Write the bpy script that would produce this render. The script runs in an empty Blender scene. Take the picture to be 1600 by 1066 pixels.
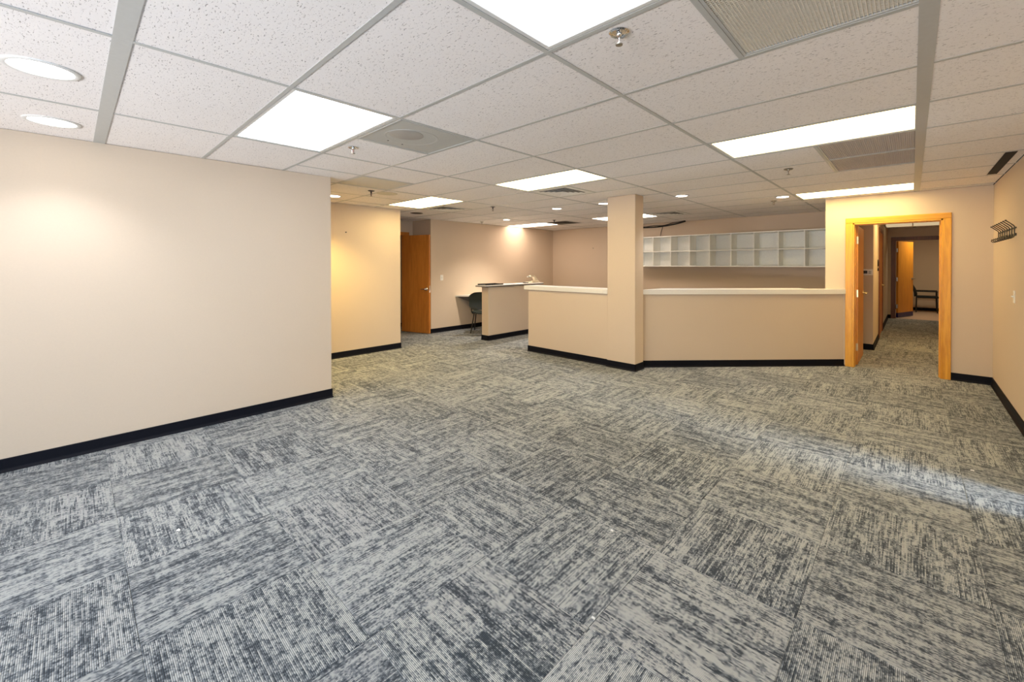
import bpy, bmesh, math, random
from mathutils import Vector, Matrix
random.seed(7)
PI = math.pi
S = bpy.context.scene
COL = S.collection
R = math.radians

# ------------------------------------------------------------------ camera
CAMZ = 1.393          # eye height; ceiling at CEIL
CEIL = 2.305
yaw, pit, rol = 0.7236, -0.0068, -0.0005
fw = Vector((-math.sin(yaw), math.cos(yaw), 0)); rt = Vector((math.cos(yaw), math.sin(yaw), 0)); up = Vector((0, 0, 1))
f2 = fw*math.cos(pit) + up*math.sin(pit); u2 = up*math.cos(pit) - fw*math.sin(pit)
r3 = rt*math.cos(rol) + u2*math.sin(rol); u3 = u2*math.cos(rol) - rt*math.sin(rol)
cd = bpy.data.cameras.new('camera'); cam = bpy.data.objects.new('camera', cd); COL.objects.link(cam)
cam.matrix_world = Matrix(((r3.x, u3.x, -f2.x, 0), (r3.y, u3.y, -f2.y, 0), (r3.z, u3.z, -f2.z, CAMZ), (0, 0, 0, 1)))
cd.sensor_width = 36; cd.sensor_fit = 'HORIZONTAL'; cd.lens = 651.7*36/1600
cd.shift_x = (800-849.15)/1600; cd.shift_y = (417.58-533)/1600
cd.clip_start = 0.02; cd.clip_end = 200
S.camera = cam

# ------------------------------------------------------------------ world, exposure, daylight
w = bpy.data.worlds.new('world'); S.world = w; w.use_nodes = True
bg = w.node_tree.nodes['Background']; bg.inputs[0].default_value = (0.75, 0.87, 1.0, 1); bg.inputs[1].default_value = 1.6
S.view_settings.view_transform = 'Standard'; S.view_settings.look = 'None'
S.view_settings.gamma = 1.0; S.view_settings.use_curve_mapping = False
S.view_settings.exposure = 0.64
S.cycles.use_denoising = True
S.cycles.max_bounces = 8; S.cycles.diffuse_bounces = 6; S.cycles.sample_clamp_indirect = 6

def area(name, loc, rot, sx, sy, power, colr, spread=180):
    l = bpy.data.lights.new(name, 'AREA'); l.shape = 'RECTANGLE'; l.size = sx; l.size_y = sy
    l.energy = power; l.color = colr; l.spread = R(spread)
    o = bpy.data.objects.new(name, l); COL.objects.link(o); o.location = loc; o.rotation_euler = rot
    return o
# daylight: sky through the wide window in the right wall beside the camera, and the narrow sidelight further along it; plus an added upward fill from the rear
area('side_window_sky', (.95, -1.35, 1.30), (0, R(90), 0), 1.8, 3.6, 62, (0.50, 0.73, 1.0))
area('rear_ceiling_fill', (-2.0, -4.5, 0.35), (R(138), 0, 0), 4.4, 0.9, 185, (1.0, 0.95, 0.94), 130)  # added fill aimed upward to brighten the ceiling, not an observed source
area('sidelight_daylight', (2.3, 3.63, 1.25), (0, R(68), 0), 1.2, 0.5, 26, (0.62, 0.80, 1.0), 110)
area('corridor_fill', (0.25, 9.3, 2.28), (0, 0, 0), 1.1, 0.5, 18, (1.0, 0.70, 0.30))  # added fill for the dark corridor, no fixture seen here
area('far_room_lamp', (0.45, 14.75, 2.28), (0, 0, 0), .5, 0.5, 11, (1.0, 0.84, 0.55))
TROFFER = 6.8
SPOT = 1.0

# ------------------------------------------------------------------ materials
def M(name):
    m = bpy.data.materials.new(name); m.use_nodes = True
    nt = m.node_tree; b = nt.nodes['Principled BSDF']
    return m, nt, b
def N(nt, t, **kw):
    n = nt.nodes.new(t)
    for k, v in kw.items(): setattr(n, k, v)
    return n
def L(nt, a, b): nt.links.new(a, b)
def mathn(nt, op, a, b=None, clamp=False):
    n = N(nt, 'ShaderNodeMath', operation=op, use_clamp=clamp)
    for i, v in enumerate((a, b)):
        if v is None: continue
        if isinstance(v, (int, float)): n.inputs[i].default_value = v
        else: L(nt, v, n.inputs[i])
    return n.outputs[0]
def plain(name, c, rough=0.5, metal=0.0, noise=0.06, scale=40, bump=0.0, spec=0.5, coat=0.0):
    m, nt, b = M(name)
    tc = N(nt, 'ShaderNodeTexCoord'); nz = N(nt, 'ShaderNodeTexNoise'); nz.inputs['Scale'].default_value = scale; nz.inputs['Detail'].default_value = 4
    L(nt, tc.outputs['Object'], nz.inputs['Vector'])
    mx = N(nt, 'ShaderNodeMixRGB'); mx.inputs[1].default_value = tuple(x*(1-noise) for x in c)+(1,); mx.inputs[2].default_value = tuple(min(1, x*(1+noise)) for x in c)+(1,)
    L(nt, nz.outputs['Fac'], mx.inputs[0]); L(nt, mx.outputs[0], b.inputs['Base Color'])
    b.inputs['Roughness'].default_value = rough; b.inputs['Metallic'].default_value = metal
    b.inputs['Specular IOR Level'].default_value = spec
    b.inputs['Coat Weight'].default_value = coat
    if bump:
        bp = N(nt, 'ShaderNodeBump'); bp.inputs['Strength'].default_value = bump; bp.inputs['Distance'].default_value = 0.002
        L(nt, nz.outputs['Fac'], bp.inputs['Height']); L(nt, bp.outputs[0], b.inputs['Normal'])
    return m
def emis(name, c, s):
    m, nt, b = M(name)
    tc = N(nt, 'ShaderNodeTexCoord'); nz = N(nt, 'ShaderNodeTexNoise'); nz.inputs['Scale'].default_value = 3
    L(nt, tc.outputs['Object'], nz.inputs['Vector'])
    b.inputs['Base Color'].default_value = (.8, .8, .8, 1)
    b.inputs['Emission Color'].default_value = tuple(c)+(1,)
    v = mathn(nt, 'MULTIPLY_ADD', nz.outputs['Fac'], 0.1*s); v.node.inputs[2].default_value = 0.95*s
    L(nt, v, b.inputs['Emission Strength'])
    return m
def wood(name, c1, c2, axis=2, rough=0.35):
    m, nt, b = M(name)
    tc = N(nt, 'ShaderNodeTexCoord'); mp = N(nt, 'ShaderNodeMapping')
    sc = [22, 22, 22]; sc[axis] = 1.6; mp.inputs['Scale'].default_value = sc
    L(nt, tc.outputs['Object'], mp.inputs['Vector'])
    nz = N(nt, 'ShaderNodeTexNoise'); nz.inputs['Scale'].default_value = 1.0; nz.inputs['Detail'].default_value = 6; nz.inputs['Distortion'].default_value = 1.2
    L(nt, mp.outputs[0], nz.inputs['Vector'])
    nz2 = N(nt, 'ShaderNodeTexNoise'); nz2.inputs['Scale'].default_value = 8; nz2.inputs['Detail'].default_value = 3
    L(nt, mp.outputs[0], nz2.inputs['Vector'])
    f = mathn(nt, 'ADD', mathn(nt, 'MULTIPLY', nz.outputs['Fac'], 0.75), mathn(nt, 'MULTIPLY', nz2.outputs['Fac'], 0.25))
    cr = N(nt, 'ShaderNodeValToRGB'); cr.color_ramp.elements[0].position = .35; cr.color_ramp.elements[1].position = .62
    cr.color_ramp.elements[0].color = tuple(c2)+(1,); cr.color_ramp.elements[1].color = tuple(c1)+(1,)
    L(nt, f, cr.inputs[0]); L(nt, cr.outputs[0], b.inputs['Base Color'])
    b.inputs['Roughness'].default_value = rough
    bp = N(nt, 'ShaderNodeBump'); bp.inputs['Strength'].default_value = .08; bp.inputs['Distance'].default_value = .001
    L(nt, f, bp.inputs['Height']); L(nt, bp.outputs[0], b.inputs['Normal'])
    return m

def wall_mat(name, c):
    # vinyl wall covering: fine woven texture, faint blotches
    m, nt, b = M(name)
    tc = N(nt, 'ShaderNodeTexCoord')
    n1 = N(nt, 'ShaderNodeTexNoise'); n1.inputs['Scale'].default_value = 1.1; n1.inputs['Detail'].default_value = 3
    n2 = N(nt, 'ShaderNodeTexNoise'); n2.inputs['Scale'].default_value = 110; n2.inputs['Detail'].default_value = 2
    L(nt, tc.outputs['Object'], n1.inputs['Vector']); L(nt, tc.outputs['Object'], n2.inputs['Vector'])
    f = mathn(nt, 'ADD', mathn(nt, 'MULTIPLY', n1.outputs['Fac'], .6), mathn(nt, 'MULTIPLY', n2.outputs['Fac'], .4))
    mx = N(nt, 'ShaderNodeMixRGB'); mx.inputs[1].default_value = tuple(x*.94 for x in c)+(1,); mx.inputs[2].default_value = tuple(min(1, x*1.06) for x in c)+(1,)
    L(nt, f, mx.inputs[0]); L(nt, mx.outputs[0], b.inputs['Base Color'])
    b.inputs['Roughness'].default_value = .7; b.inputs['Specular IOR Level'].default_value = .25
    bp = N(nt, 'ShaderNodeBump'); bp.inputs['Strength'].default_value = .12; bp.inputs['Distance'].default_value = .001
    L(nt, n2.outputs['Fac'], bp.inputs['Height']); L(nt, bp.outputs[0], b.inputs['Normal'])
    return m

def carpet_mat():
    m, nt, b = M('carpet_tile_pile')
    tc = N(nt, 'ShaderNodeTexCoord'); oi = N(nt, 'ShaderNodeObjectInfo')
    sp = N(nt, 'ShaderNodeSeparateXYZ'); L(nt, tc.outputs['Object'], sp.inputs[0])
    rnd = mathn(nt, 'MULTIPLY', oi.outputs['Random'], 97.0)
    x, y = sp.outputs[0], sp.outputs[1]
    P = 0.0054
    row = mathn(nt, 'FLOOR', mathn(nt, 'DIVIDE', y, P))
    def noise2(vx, vy, detail=2, rough=.5):
        c = N(nt, 'ShaderNodeCombineXYZ'); L(nt, vx, c.inputs[0]); L(nt, vy, c.inputs[1]); L(nt, rnd, c.inputs[2])
        n = N(nt, 'ShaderNodeTexNoise'); n.inputs['Scale'].default_value = 1; n.inputs['Detail'].default_value = detail; n.inputs['Roughness'].default_value = rough
        L(nt, c.outputs[0], n.inputs['Vector']); return n.outputs['Fac']
    mul = lambda a, k: mathn(nt, 'MULTIPLY', a, k)
    streak = noise2(mul(x, 7), mul(row, .75), 2)                    # long dark or light runs, one or two yarns wide
    yarn = noise2(mul(x, 85), mul(row, 3.71), 1)                      # short dashes in each yarn
    blot = noise2(mul(x, 24), mul(y, 26), 3, .6)                      # blurred patches
    band = noise2(mul(x, 2.0), mul(y, 16), 1)                         # wide stripes along the ribs
    cross = noise2(mul(x, 75), mul(y, 9), 1)                          # faint bars across the ribs
    v = mathn(nt, 'ADD', mul(streak, 1.15), mul(yarn, .95))
    v = mathn(nt, 'ADD', v, mul(blot, .95)); v = mathn(nt, 'ADD', v, mul(band, .55)); v = mathn(nt, 'ADD', v, mul(cross, .40))
    v = mathn(nt, 'ADD', v, mathn(nt, 'MULTIPLY', mathn(nt, 'FRACT', mathn(nt, 'MULTIPLY', oi.outputs['Random'], 7.3)), .10))
    mr = N(nt, 'ShaderNodeMapRange'); mr.interpolation_type = 'SMOOTHSTEP'
    L(nt, v, mr.inputs['Value']); mr.inputs['From Min'].default_value = 1.69; mr.inputs['From Max'].default_value = 2.33
    cr = N(nt, 'ShaderNodeValToRGB'); e = cr.color_ramp.elements
    e[0].position = 0; e[0].color = (.034, .048, .066, 1); e[1].position = 1; e[1].color = (.475, .50, .505, 1)
    k = e.new(.45); k.color = (.185, .212, .24, 1)
    L(nt, mr.outputs[0], cr.inputs[0])
    rib = mathn(nt, 'SINE', mul(y, 2*PI/P))
    ribn = mathn(nt, 'MULTIPLY_ADD', rib, .5); ribn.node.inputs[2].default_value = .5
    dk = mathn(nt, 'MULTIPLY_ADD', ribn, .80); dk.node.inputs[2].default_value = .36
    ti = mathn(nt, 'MULTIPLY_ADD', oi.outputs['Random'], .14); ti.node.inputs[2].default_value = .93
    dk = mathn(nt, 'MULTIPLY', dk, ti)
    mx = N(nt, 'ShaderNodeVectorMath', operation='SCALE'); L(nt, cr.outputs[0], mx.inputs[0]); L(nt, dk, mx.inputs['Scale'])
    L(nt, mx.outputs[0], b.inputs['Base Color'])
    b.inputs['Roughness'].default_value = .85; b.inputs['Specular IOR Level'].default_value = .2
    b.inputs['Sheen Weight'].default_value = .15
    bp = N(nt, 'ShaderNodeBump'); bp.inputs['Strength'].default_value = .35; bp.inputs['Distance'].default_value = .0015
    L(nt, ribn, bp.inputs['Height']); L(nt, bp.outputs[0], b.inputs['Normal'])
    return m

def ceiling_mat():
    # mineral fibre tile: off-white, elongated fissures and pin holes
    m, nt, b = M('fissured_mineral_tile')
    tc = N(nt, 'ShaderNodeTexCoord'); oi = N(nt, 'ShaderNodeObjectInfo')
    ofs = N(nt, 'ShaderNodeVectorMath', operation='ADD'); L(nt, tc.outputs['Object'], ofs.inputs[0])
    cb = N(nt, 'ShaderNodeCombineXYZ'); L(nt, mathn(nt, 'MULTIPLY', oi.outputs['Random'], 31), cb.inputs[0]); L(nt, mathn(nt, 'MULTIPLY', oi.outputs['Random'], 53), cb.inputs[1])
    L(nt, cb.outputs[0], ofs.inputs[1])
    def pits(rot, sx, sy, lo, hi):
        mp = N(nt, 'ShaderNodeMapping'); mp.inputs['Rotation'].default_value = (0, 0, rot); mp.inputs['Scale'].default_value = (sx, sy, 60)
        L(nt, ofs.outputs[0], mp.inputs['Vector'])
        n = N(nt, 'ShaderNodeTexNoise'); n.inputs['Scale'].default_value = 1; n.inputs['Detail'].default_value = 1.5; n.inputs['Distortion'].default_value = .6
        L(nt, mp.outputs[0], n.inputs['Vector'])
        r = N(nt, 'ShaderNodeMapRange'); r.interpolation_type = 'SMOOTHSTEP'; L(nt, n.outputs['Fac'], r.inputs['Value'])
        r.inputs['From Min'].default_value = lo; r.inputs['From Max'].default_value = hi
        return r.outputs[0]
    a = pits(.5, 48, 150, .66, .715); c = pits(2.0, 44, 160, .66, .715); d = pits(1.2, 150, 150, .68, .735)
    f = mathn(nt, 'MAXIMUM', mathn(nt, 'MAXIMUM', a, c), d)
    n3 = N(nt, 'ShaderNodeTexNoise'); n3.inputs['Scale'].default_value = 2.2; n3.inputs['Detail'].default_value = 3
    L(nt, ofs.outputs[0], n3.inputs['Vector'])
    base = N(nt, 'ShaderNodeMixRGB'); base.inputs[1].default_value = (.88, .845, .825, 1); base.inputs[2].default_value = (.93, .90, .885, 1); L(nt, n3.outputs['Fac'], base.inputs[0])
    mx = N(nt, 'ShaderNodeMixRGB'); L(nt, mathn(nt, 'MULTIPLY', f, .75), mx.inputs[0]); L(nt, base.outputs[0], mx.inputs[1]); mx.inputs[2].default_value = (.30, .27, .26, 1)
    L(nt, mx.outputs[0], b.inputs['Base Color'])
    b.inputs['Roughness'].default_value = .9; b.inputs['Specular IOR Level'].default_value = .1
    bp = N(nt, 'ShaderNodeBump'); bp.inputs['Strength'].default_value = .5; bp.inputs['Distance'].default_value = .002; bp.invert = True
    L(nt, f, bp.inputs['Height']); L(nt, bp.outputs[0], b.inputs['Normal'])
    return m

def mesh_mat(name, c, sc):
    # perforated / egg-crate sheet: fine dark holes in rows
    m, nt, b = M(name)
    tc = N(nt, 'ShaderNodeTexCoord'); sp = N(nt, 'ShaderNodeSeparateXYZ'); L(nt, tc.outputs['Object'], sp.inputs[0])
    sx = mathn(nt, 'SINE', mathn(nt, 'MULTIPLY', sp.outputs[0], sc)); sy = mathn(nt, 'SINE', mathn(nt, 'MULTIPLY', sp.outputs[1], sc))
    f = mathn(nt, 'MULTIPLY', sx, sy); r = N(nt, 'ShaderNodeMapRange'); L(nt, f, r.inputs['Value']); r.inputs['From Min'].default_value = .0; r.inputs['From Max'].default_value = .35
    mx = N(nt, 'ShaderNodeMixRGB'); L(nt, r.outputs[0], mx.inputs[0]); mx.inputs[1].default_value = tuple(c)+(1,); mx.inputs[2].default_value = tuple(x*.55 for x in c)+(1,)
    L(nt, mx.outputs[0], b.inputs['Base Color']); b.inputs['Roughness'].default_value = .5
    return m

WALL = wall_mat('wall_vinyl', (.66, .543, .42))
CARPET = carpet_mat()
TILE = ceiling_mat()
TEE = plain('ceiling_tee_white_enamel', (.50, .51, .495), .4)
PLENUM = plain('plenum_dark', (.02, .02, .02), .9)
RUBBER = plain('black_rubber_base', (.004, .0045, .009), .55, spec=.15)
OAK = wood('oak_casing', (.84, .42, .035), (.64, .27, .018), 2)
OAKH = wood('oak_casing_head', (.84, .42, .035), (.64, .27, .018), 0)
DOORW = wood('door_veneer_orange', (.80, .35, .04), (.62, .24, .02), 2)
DOORD = wood('door_veneer_red_brown', (.62, .235, .04), (.48, .16, .022), 2)
DARKW = wood('dark_red_brown_frame', (.19, .065, .02), (.13, .04, .012), 2)
BRASS = plain('satin_brass', (.68, .55, .30), .28, 1.0)
CHROME = plain('polished_chrome', (.8, .8, .8), .12, 1.0)
STEEL = plain('brushed_steel', (.36, .34, .30), .35, 1.0)
WHITEM = plain('white_enamel', (.75, .75, .73), .4)
GREYM = plain('grey_enamel', (.40, .42, .41), .45)
LAMI = plain('white_laminate_top', (.80, .78, .74), .3, scale=90)
MELA = plain('white_melamine', (.86, .87, .84), .4)
DLAM = plain('dark_laminate', (.045, .035, .03), .45)
DEDGE = plain('dark_grey_edge', (.06, .055, .06), .4)
BLACK = plain('black_plastic', (.012, .012, .012), .4)
DGREEN = plain('dark_green_plastic', (.030, .038, .030), .4)
FABRIC = plain('black_fabric', (.012, .016, .018), .9, scale=300, bump=.3)
CREAM = plain('cream_plastic', (.78, .70, .55), .4)
IVORY = plain('white_plastic_plate', (.85, .83, .78), .35)
VINYL = plain('pinkish_vinyl_floor', (.62, .47, .38), .35, scale=5)
NAVY = plain('navy_kick_strip', (.01, .01, .10), .4)
EGG = mesh_mat('egg_crate_grey', (.36, .335, .28), 2*PI/.0127)
PERF = mesh_mat('perforated_grey_metal', (.58, .59, .56), 2*PI/.008)
PERFY = mesh_mat('perforated_cream_metal', (.72, .69, .60), 2*PI/.008)
EGGD = mesh_mat('egg_crate_brown', (.26, .225, .185), 2*PI/.0127)
BULB = emis('downlight_lens', (1, .93, .84), 8)
DIM = emis('corridor_lens', (1, .82, .50), .33)
TR_COOL = emis('troffer_lens_cool', (.86, .93, 1), TROFFER*.74)
TR_ROSE = emis('troffer_lens_neutral_warm', (1, .79, .62), TROFFER)
TR_WARM = emis('troffer_lens_warm', (1, .76, .35), TROFFER*1.2)
def glass_mat():
    m, nt, b = M('clear_window_glass')
    t = N(nt, 'ShaderNodeBsdfTransparent'); g = N(nt, 'ShaderNodeBsdfGlossy'); g.inputs['Roughness'].default_value = .02
    mx = N(nt, 'ShaderNodeMixShader'); fr = N(nt, 'ShaderNodeFresnel'); L(nt, fr.outputs[0], mx.inputs[0]); L(nt, t.outputs[0], mx.inputs[1]); L(nt, g.outputs[0], mx.inputs[2])
    L(nt, mx.outputs[0], nt.nodes['Material Output'].inputs['Surface']); return m
GLASS = glass_mat()

# ------------------------------------------------------------------ geometry helpers
class MB:
    def __init__(s): s.v = []; s.f = []; s.sm = []
    def add(s, vs, fs, smooth=False):
        o = len(s.v); s.v += [tuple(v) for v in vs]; s.f += [tuple(i+o for i in f) for f in fs]; s.sm += [smooth]*len(fs); return s
    def box(s, x0, y0, z0, x1, y1, z1, ch=0.0):
        if x0 > x1: x0, x1 = x1, x0
        if y0 > y1: y0, y1 = y1, y0
        if z0 > z1: z0, z1 = z1, z0
        if ch <= 0:
            return s.add([(x0,y0,z0),(x1,y0,z0),(x1,y1,z0),(x0,y1,z0),(x0,y0,z1),(x1,y0,z1),(x1,y1,z1),(x0,y1,z1)],
                         [(3,2,1,0),(4,5,6,7),(0,1,5,4),(1,2,6,5),(2,3,7,6),(3,0,4,7)])
        ch = min(ch, (x1-x0)*.49, (y1-y0)*.49, (z1-z0)*.49)
        bm = bmesh.new(); bmesh.ops.create_cube(bm, size=1)
        for v in bm.verts: v.co = Vector(((x0+x1)/2+v.co.x*(x1-x0), (y0+y1)/2+v.co.y*(y1-y0), (z0+z1)/2+v.co.z*(z1-z0)))
        bmesh.ops.bevel(bm, geom=bm.edges[:], offset=ch, segments=1, affect='EDGES')
        bm.verts.index_update(); s.add([v.co[:] for v in bm.verts], [[v.index for v in f.verts] for f in bm.faces]); bm.free(); return s
    def prism(s, pts, z0, z1):
        n = len(pts); a = sum(pts[i][0]*pts[(i+1)%n][1]-pts[(i+1)%n][0]*pts[i][1] for i in range(n))
        if a < 0: pts = pts[::-1]
        return s.add([(x,y,z0) for x,y in pts]+[(x,y,z1) for x,y in pts],
                     [tuple(range(n))[::-1], tuple(range(n,2*n))]+[(i,(i+1)%n,n+(i+1)%n,n+i) for i in range(n)])
    def lathe(s, prof, c=(0,0,0), n=24, axis='z', smooth=True, caps=True):
        # prof: (radius, height)
        vs = []
        for r, h in prof:
            for k in range(n):
                a = 2*PI*k/n; p = (r*math.cos(a), r*math.sin(a), h)
                if axis == 'x': p = (p[2], p[0], p[1])
                if axis == 'y': p = (p[1], p[2], p[0])
                vs.append((p[0]+c[0], p[1]+c[1], p[2]+c[2]))
        fs = []
        for j in range(len(prof)-1):
            for k in range(n): fs.append((j*n+k, j*n+(k+1)%n, (j+1)*n+(k+1)%n, (j+1)*n+k))
        if caps and prof[0][0] > 1e-6: fs.append(tuple(range(n))[::-1])
        if caps and prof[-1][0] > 1e-6: fs.append(tuple(range((len(prof)-1)*n, len(prof)*n)))
        return s.add(vs, fs, smooth)
    def tube(s, pts, r, n=8):
        pts = [Vector(p) for p in pts]; rs = r if isinstance(r, (list, tuple)) else [r]*len(pts)
        vs = []; prev = None
        for i, p in enumerate(pts):
            t = (pts[min(i+1, len(pts)-1)]-pts[max(i-1, 0)]).normalized()
            if prev is None:
                a = Vector((0,0,1)) if abs(t.z) < .9 else Vector((1,0,0)); u = t.cross(a).normalized()
            else: u = (prev - t*prev.dot(t)).normalized()
            prev = u; v = t.cross(u)
            for k in range(n):
                a = 2*PI*k/n; vs.append(p+(u*math.cos(a)+v*math.sin(a))*rs[i])
        fs = [(j*n+k, j*n+(k+1)%n, (j+1)*n+(k+1)%n, (j+1)*n+k) for j in range(len(pts)-1) for k in range(n)]
        fs += [tuple(range(n))[::-1], tuple(range((len(pts)-1)*n, len(pts)*n))]
        return s.add(vs, fs, True)
    def xf(s, mat):
        s.v = [tuple(mat @ Vector(v)) for v in s.v]; return s
    def mesh(s, name, mat):
        me = bpy.data.meshes.new(name); me.from_pydata(s.v, [], s.f); me.validate()
        bm = bmesh.new(); bm.from_mesh(me); bmesh.ops.recalc_face_normals(bm, faces=bm.faces[:]); bm.to_mesh(me); bm.free()
        if any(s.sm) and len(me.polygons) == len(s.sm):
            me.polygons.foreach_set('use_smooth', s.sm)
            try: me.set_sharp_from_angle(angle=R(40))
            except Exception: pass
        me.materials.append(mat); return me
    def build(s, name, mat, parent=None, loc=None, rotz=0):
        o = bpy.data.objects.new(name, s.mesh(name, mat)); COL.objects.link(o)
        if loc: o.location = loc
        o.rotation_euler.z = rotz
        if parent: o.parent = parent
        return o
def props(o, label=None, cat=None, group=None, kind=None):
    if label: o['label'] = label
    if cat: o['category'] = cat
    if group: o['group'] = group
    if kind: o['kind'] = kind
    return o
def thing(name, label, cat, loc=(0,0,0), rotz=0, group=None):
    o = bpy.data.objects.new(name, None); COL.objects.link(o); o.location = loc; o.rotation_euler.z = rotz
    o.empty_display_size = .1
    return props(o, label, cat, group)
def struct(mb, name, mat, parent=None):
    o = mb.build(name, mat, parent)
    if not parent: o['kind'] = 'structure'
    return o
def structroot(name, loc=(0,0,0), rotz=0):
    o = bpy.data.objects.new(name, None); COL.objects.link(o); o.location = loc; o.rotation_euler.z = rotz; o['kind'] = 'structure'; return o
def clone(o, parent=None):
    c = o.copy(); COL.objects.link(c); c.parent = parent
    for ch in list(o.children): clone(ch, c)
    return c

# ------------------------------------------------------------------ room shell
WT = CEIL-.002
def wallbox(name, *b): return struct(MB().box(b[0], b[1], 0, b[2], b[3], WT), name, WALL)
wallbox('wall_left', -4.70, -3.5, -4.56, 1.80)
wallbox('wall_left_return', -6.50, 1.68, -4.70, 1.80)
wallbox('wall_west', -6.50, 1.80, -6.38, 3.625)
wallbox('wall_west_return', -8.05, 3.505, -6.50, 3.625)
mb = MB().box(-8.05, 3.625, 0, -7.93, 3.77, WT).box(-8.05, 4.64, 0, -7.93, 4.79, WT).box(-8.05, 3.77, 2.0, -7.93, 4.64, WT)
struct(mb, 'wall_alcove', WALL)
wallbox('wall_alcove_return', -8.05, 4.79, -7.38, 4.91)
wallbox('wall_office', -7.38, 4.79, -7.26, 8.60)
wallbox('wall_back', -7.38, 8.60, -.47, 8.72)
mb = MB().box(-.91, 7.0, 0, -.60, 7.12, WT).box(.28, 7.0, 0, .70, 7.12, WT).box(-.60, 7.0, 1.945, .28, 7.12, WT)
struct(mb, 'wall_front', WALL)
wallbox('wall_front_return', -.91, 7.12, -.79, 8.60)
wallbox('wall_corridor_left', -.59, 8.72, -.47, 14.0)
wallbox('wall_corridor_right', .95, 7.12, 1.07, 14.0)
mb = MB().box(-.59, 14.0, 0, -.33, 14.12, WT).box(.60, 14.0, 0, 1.07, 14.12, WT).box(-.33, 14.0, 2.01, .60, 14.12, WT)
struct(mb, 'wall_corridor_end', WALL)
wallbox('wall_exam_back', -1.6, 16.9, 2.4, 17.02)
wallbox('wall_exam_left', -1.72, 14.12, -1.6, 17.02)
wallbox('wall_exam_right', 2.4, 14.12, 2.52, 17.02)
mb = MB().box(-1.72, 14.0, 0, -.59, 14.12, WT).box(1.07, 14.0, 0, 2.52, 14.12, WT)
struct(mb, 'wall_exam_front', WALL)
SY0, SY1 = 3.45, 3.80
WY0, WY1 = -3.2, .5
mb = MB().box(.70, -3.5, 0, .82, WY0, WT).box(.70, WY0, 0, .82, WY1, .25).box(.70, WY0, 2.2, .82, WY1, WT).box(.70, WY1, 0, .82, SY0, WT).box(.70, SY1, 0, .82, 7.12, WT).box(.70, SY0, 2.0, .82, SY1, WT)
struct(mb, 'wall_right', WALL)
struct(MB().box(-4.70,-3.62,0,-4.3,-3.5,WT).box(.3,-3.62,0,.82,-3.5,WT).box(-4.3,-3.62,0,.3,-3.5,.25).box(-4.3,-3.62,2.2,.3,-3.5,WT), 'wall_rear', WALL)
wn = structroot('added_window_3', (-2.0, -3.56, 0))  # unseen rear window, added so the ceiling fill can enter
fr = MB().box(-2.3,-.04,.25,2.3,.04,.31).box(-2.3,-.04,2.14,2.3,.04,2.2)
for x in (-2.3,-.8,.74,2.24): fr.box(x,-.04,.31,x+.06,.04,2.14)
fr.build('window_frame', DEDGE, wn)
for x in (-2.24,-.74,.80): MB().box(x,-.004,.31,x+1.44,.004,2.14).build('pane', GLASS, wn)
# wide window beside the camera and sidelight, with frames and panes
wn = structroot('window_1', (.76, (WY0+WY1)/2, 0))
hw_ = (WY1-WY0)/2
fr = MB().box(-.04, -hw_, .25, .04, hw_, .31).box(-.04, -hw_, 2.14, .04, hw_, 2.2)
wm = [-hw_, -hw_/3-.03, hw_/3-.03, hw_-.06]
for y in wm: fr.box(-.04, y, .31, .04, y+.06, 2.14)
fr.build('window_frame', DEDGE, wn)
for k in range(3): MB().box(-.004, wm[k]+.06, .31, .004, wm[k+1], 2.14).build('pane', GLASS, wn)
wn = structroot('window_2', (.76, (SY0+SY1)/2, 0))
hy = (SY1-SY0)/2
MB().box(-.04, -hy, 0, .04, hy, .04).box(-.04, -hy, 1.96, .04, hy, 2.0).box(-.04, -hy, .04, .04, -hy+.02, 1.96).box(-.04, hy-.02, .04, .04, hy, 1.96).build('window_frame', DEDGE, wn)
MB().box(-.004, -hy+.02, .04, .004, hy-.02, 1.96).build('pane', GLASS, wn)

# column
colo = struct(MB().box(-3.113, 4.84, 0, -2.69, 5.06, WT, .004), 'column', WALL)

# floor with carpet tiles
fl = structroot('floor')
MB().box(-9.7, -3.7, -.06, 2.7, 17.1, -.005).build('subfloor', plain('concrete_subfloor', (.05, .05, .05), .9), fl)
TX, TY = .587, .573
tm = MB()
bm = bmesh.new(); bmesh.ops.create_cube(bm, size=1)
def tile_mesh(w, d):
    # chamfered top edge so that the seams read
    c = .0022; x, y = w/2-.0004, d/2-.0004
    m = MB(); m.add([(-x,-y,-.005),(x,-y,-.005),(x,y,-.005),(-x,y,-.005),(-x,-y,-.0018),(x,-y,-.0018),(x,y,-.0018),(-x,y,-.0018),
                     (-x+c,-y+c,0),(x-c,-y+c,0),(x-c,y-c,0),(-x+c,y-c,0)],
                    [(3,2,1,0)]+[(i,(i+1)%4,4+(i+1)%4,4+i) for i in range(4)]+[(4+i,4+(i+1)%4,8+(i+1)%4,8+i) for i in range(4)]+[(8,9,10,11)])
    return m
bm.free()
T0 = tile_mesh(TX, TY).mesh('carpet_tile', CARPET)
T1 = tile_mesh(TY, TX).mesh('carpet_tile', CARPET)
def floor_region(x, y):
    if y < 1.8: return -4.87 < x < .75 and y > -1.2
    if y < 3.6: return -6.7 < x < .75
    if y < 7.0: return -8.3 < x < .75
    if y < 8.75: return -7.5 < x < 1.0
    return -.8 < x < 1.2 and y < 14.35
def seen(x, y):
    d = x*fw.x+y*fw.y; r = x*rt.x+y*rt.y
    if d < .2: return False
    u = 849+652*r/d
    return -260 < u < 1860 and 417+652*1.393/d < 1400
nt_ = 0
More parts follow.
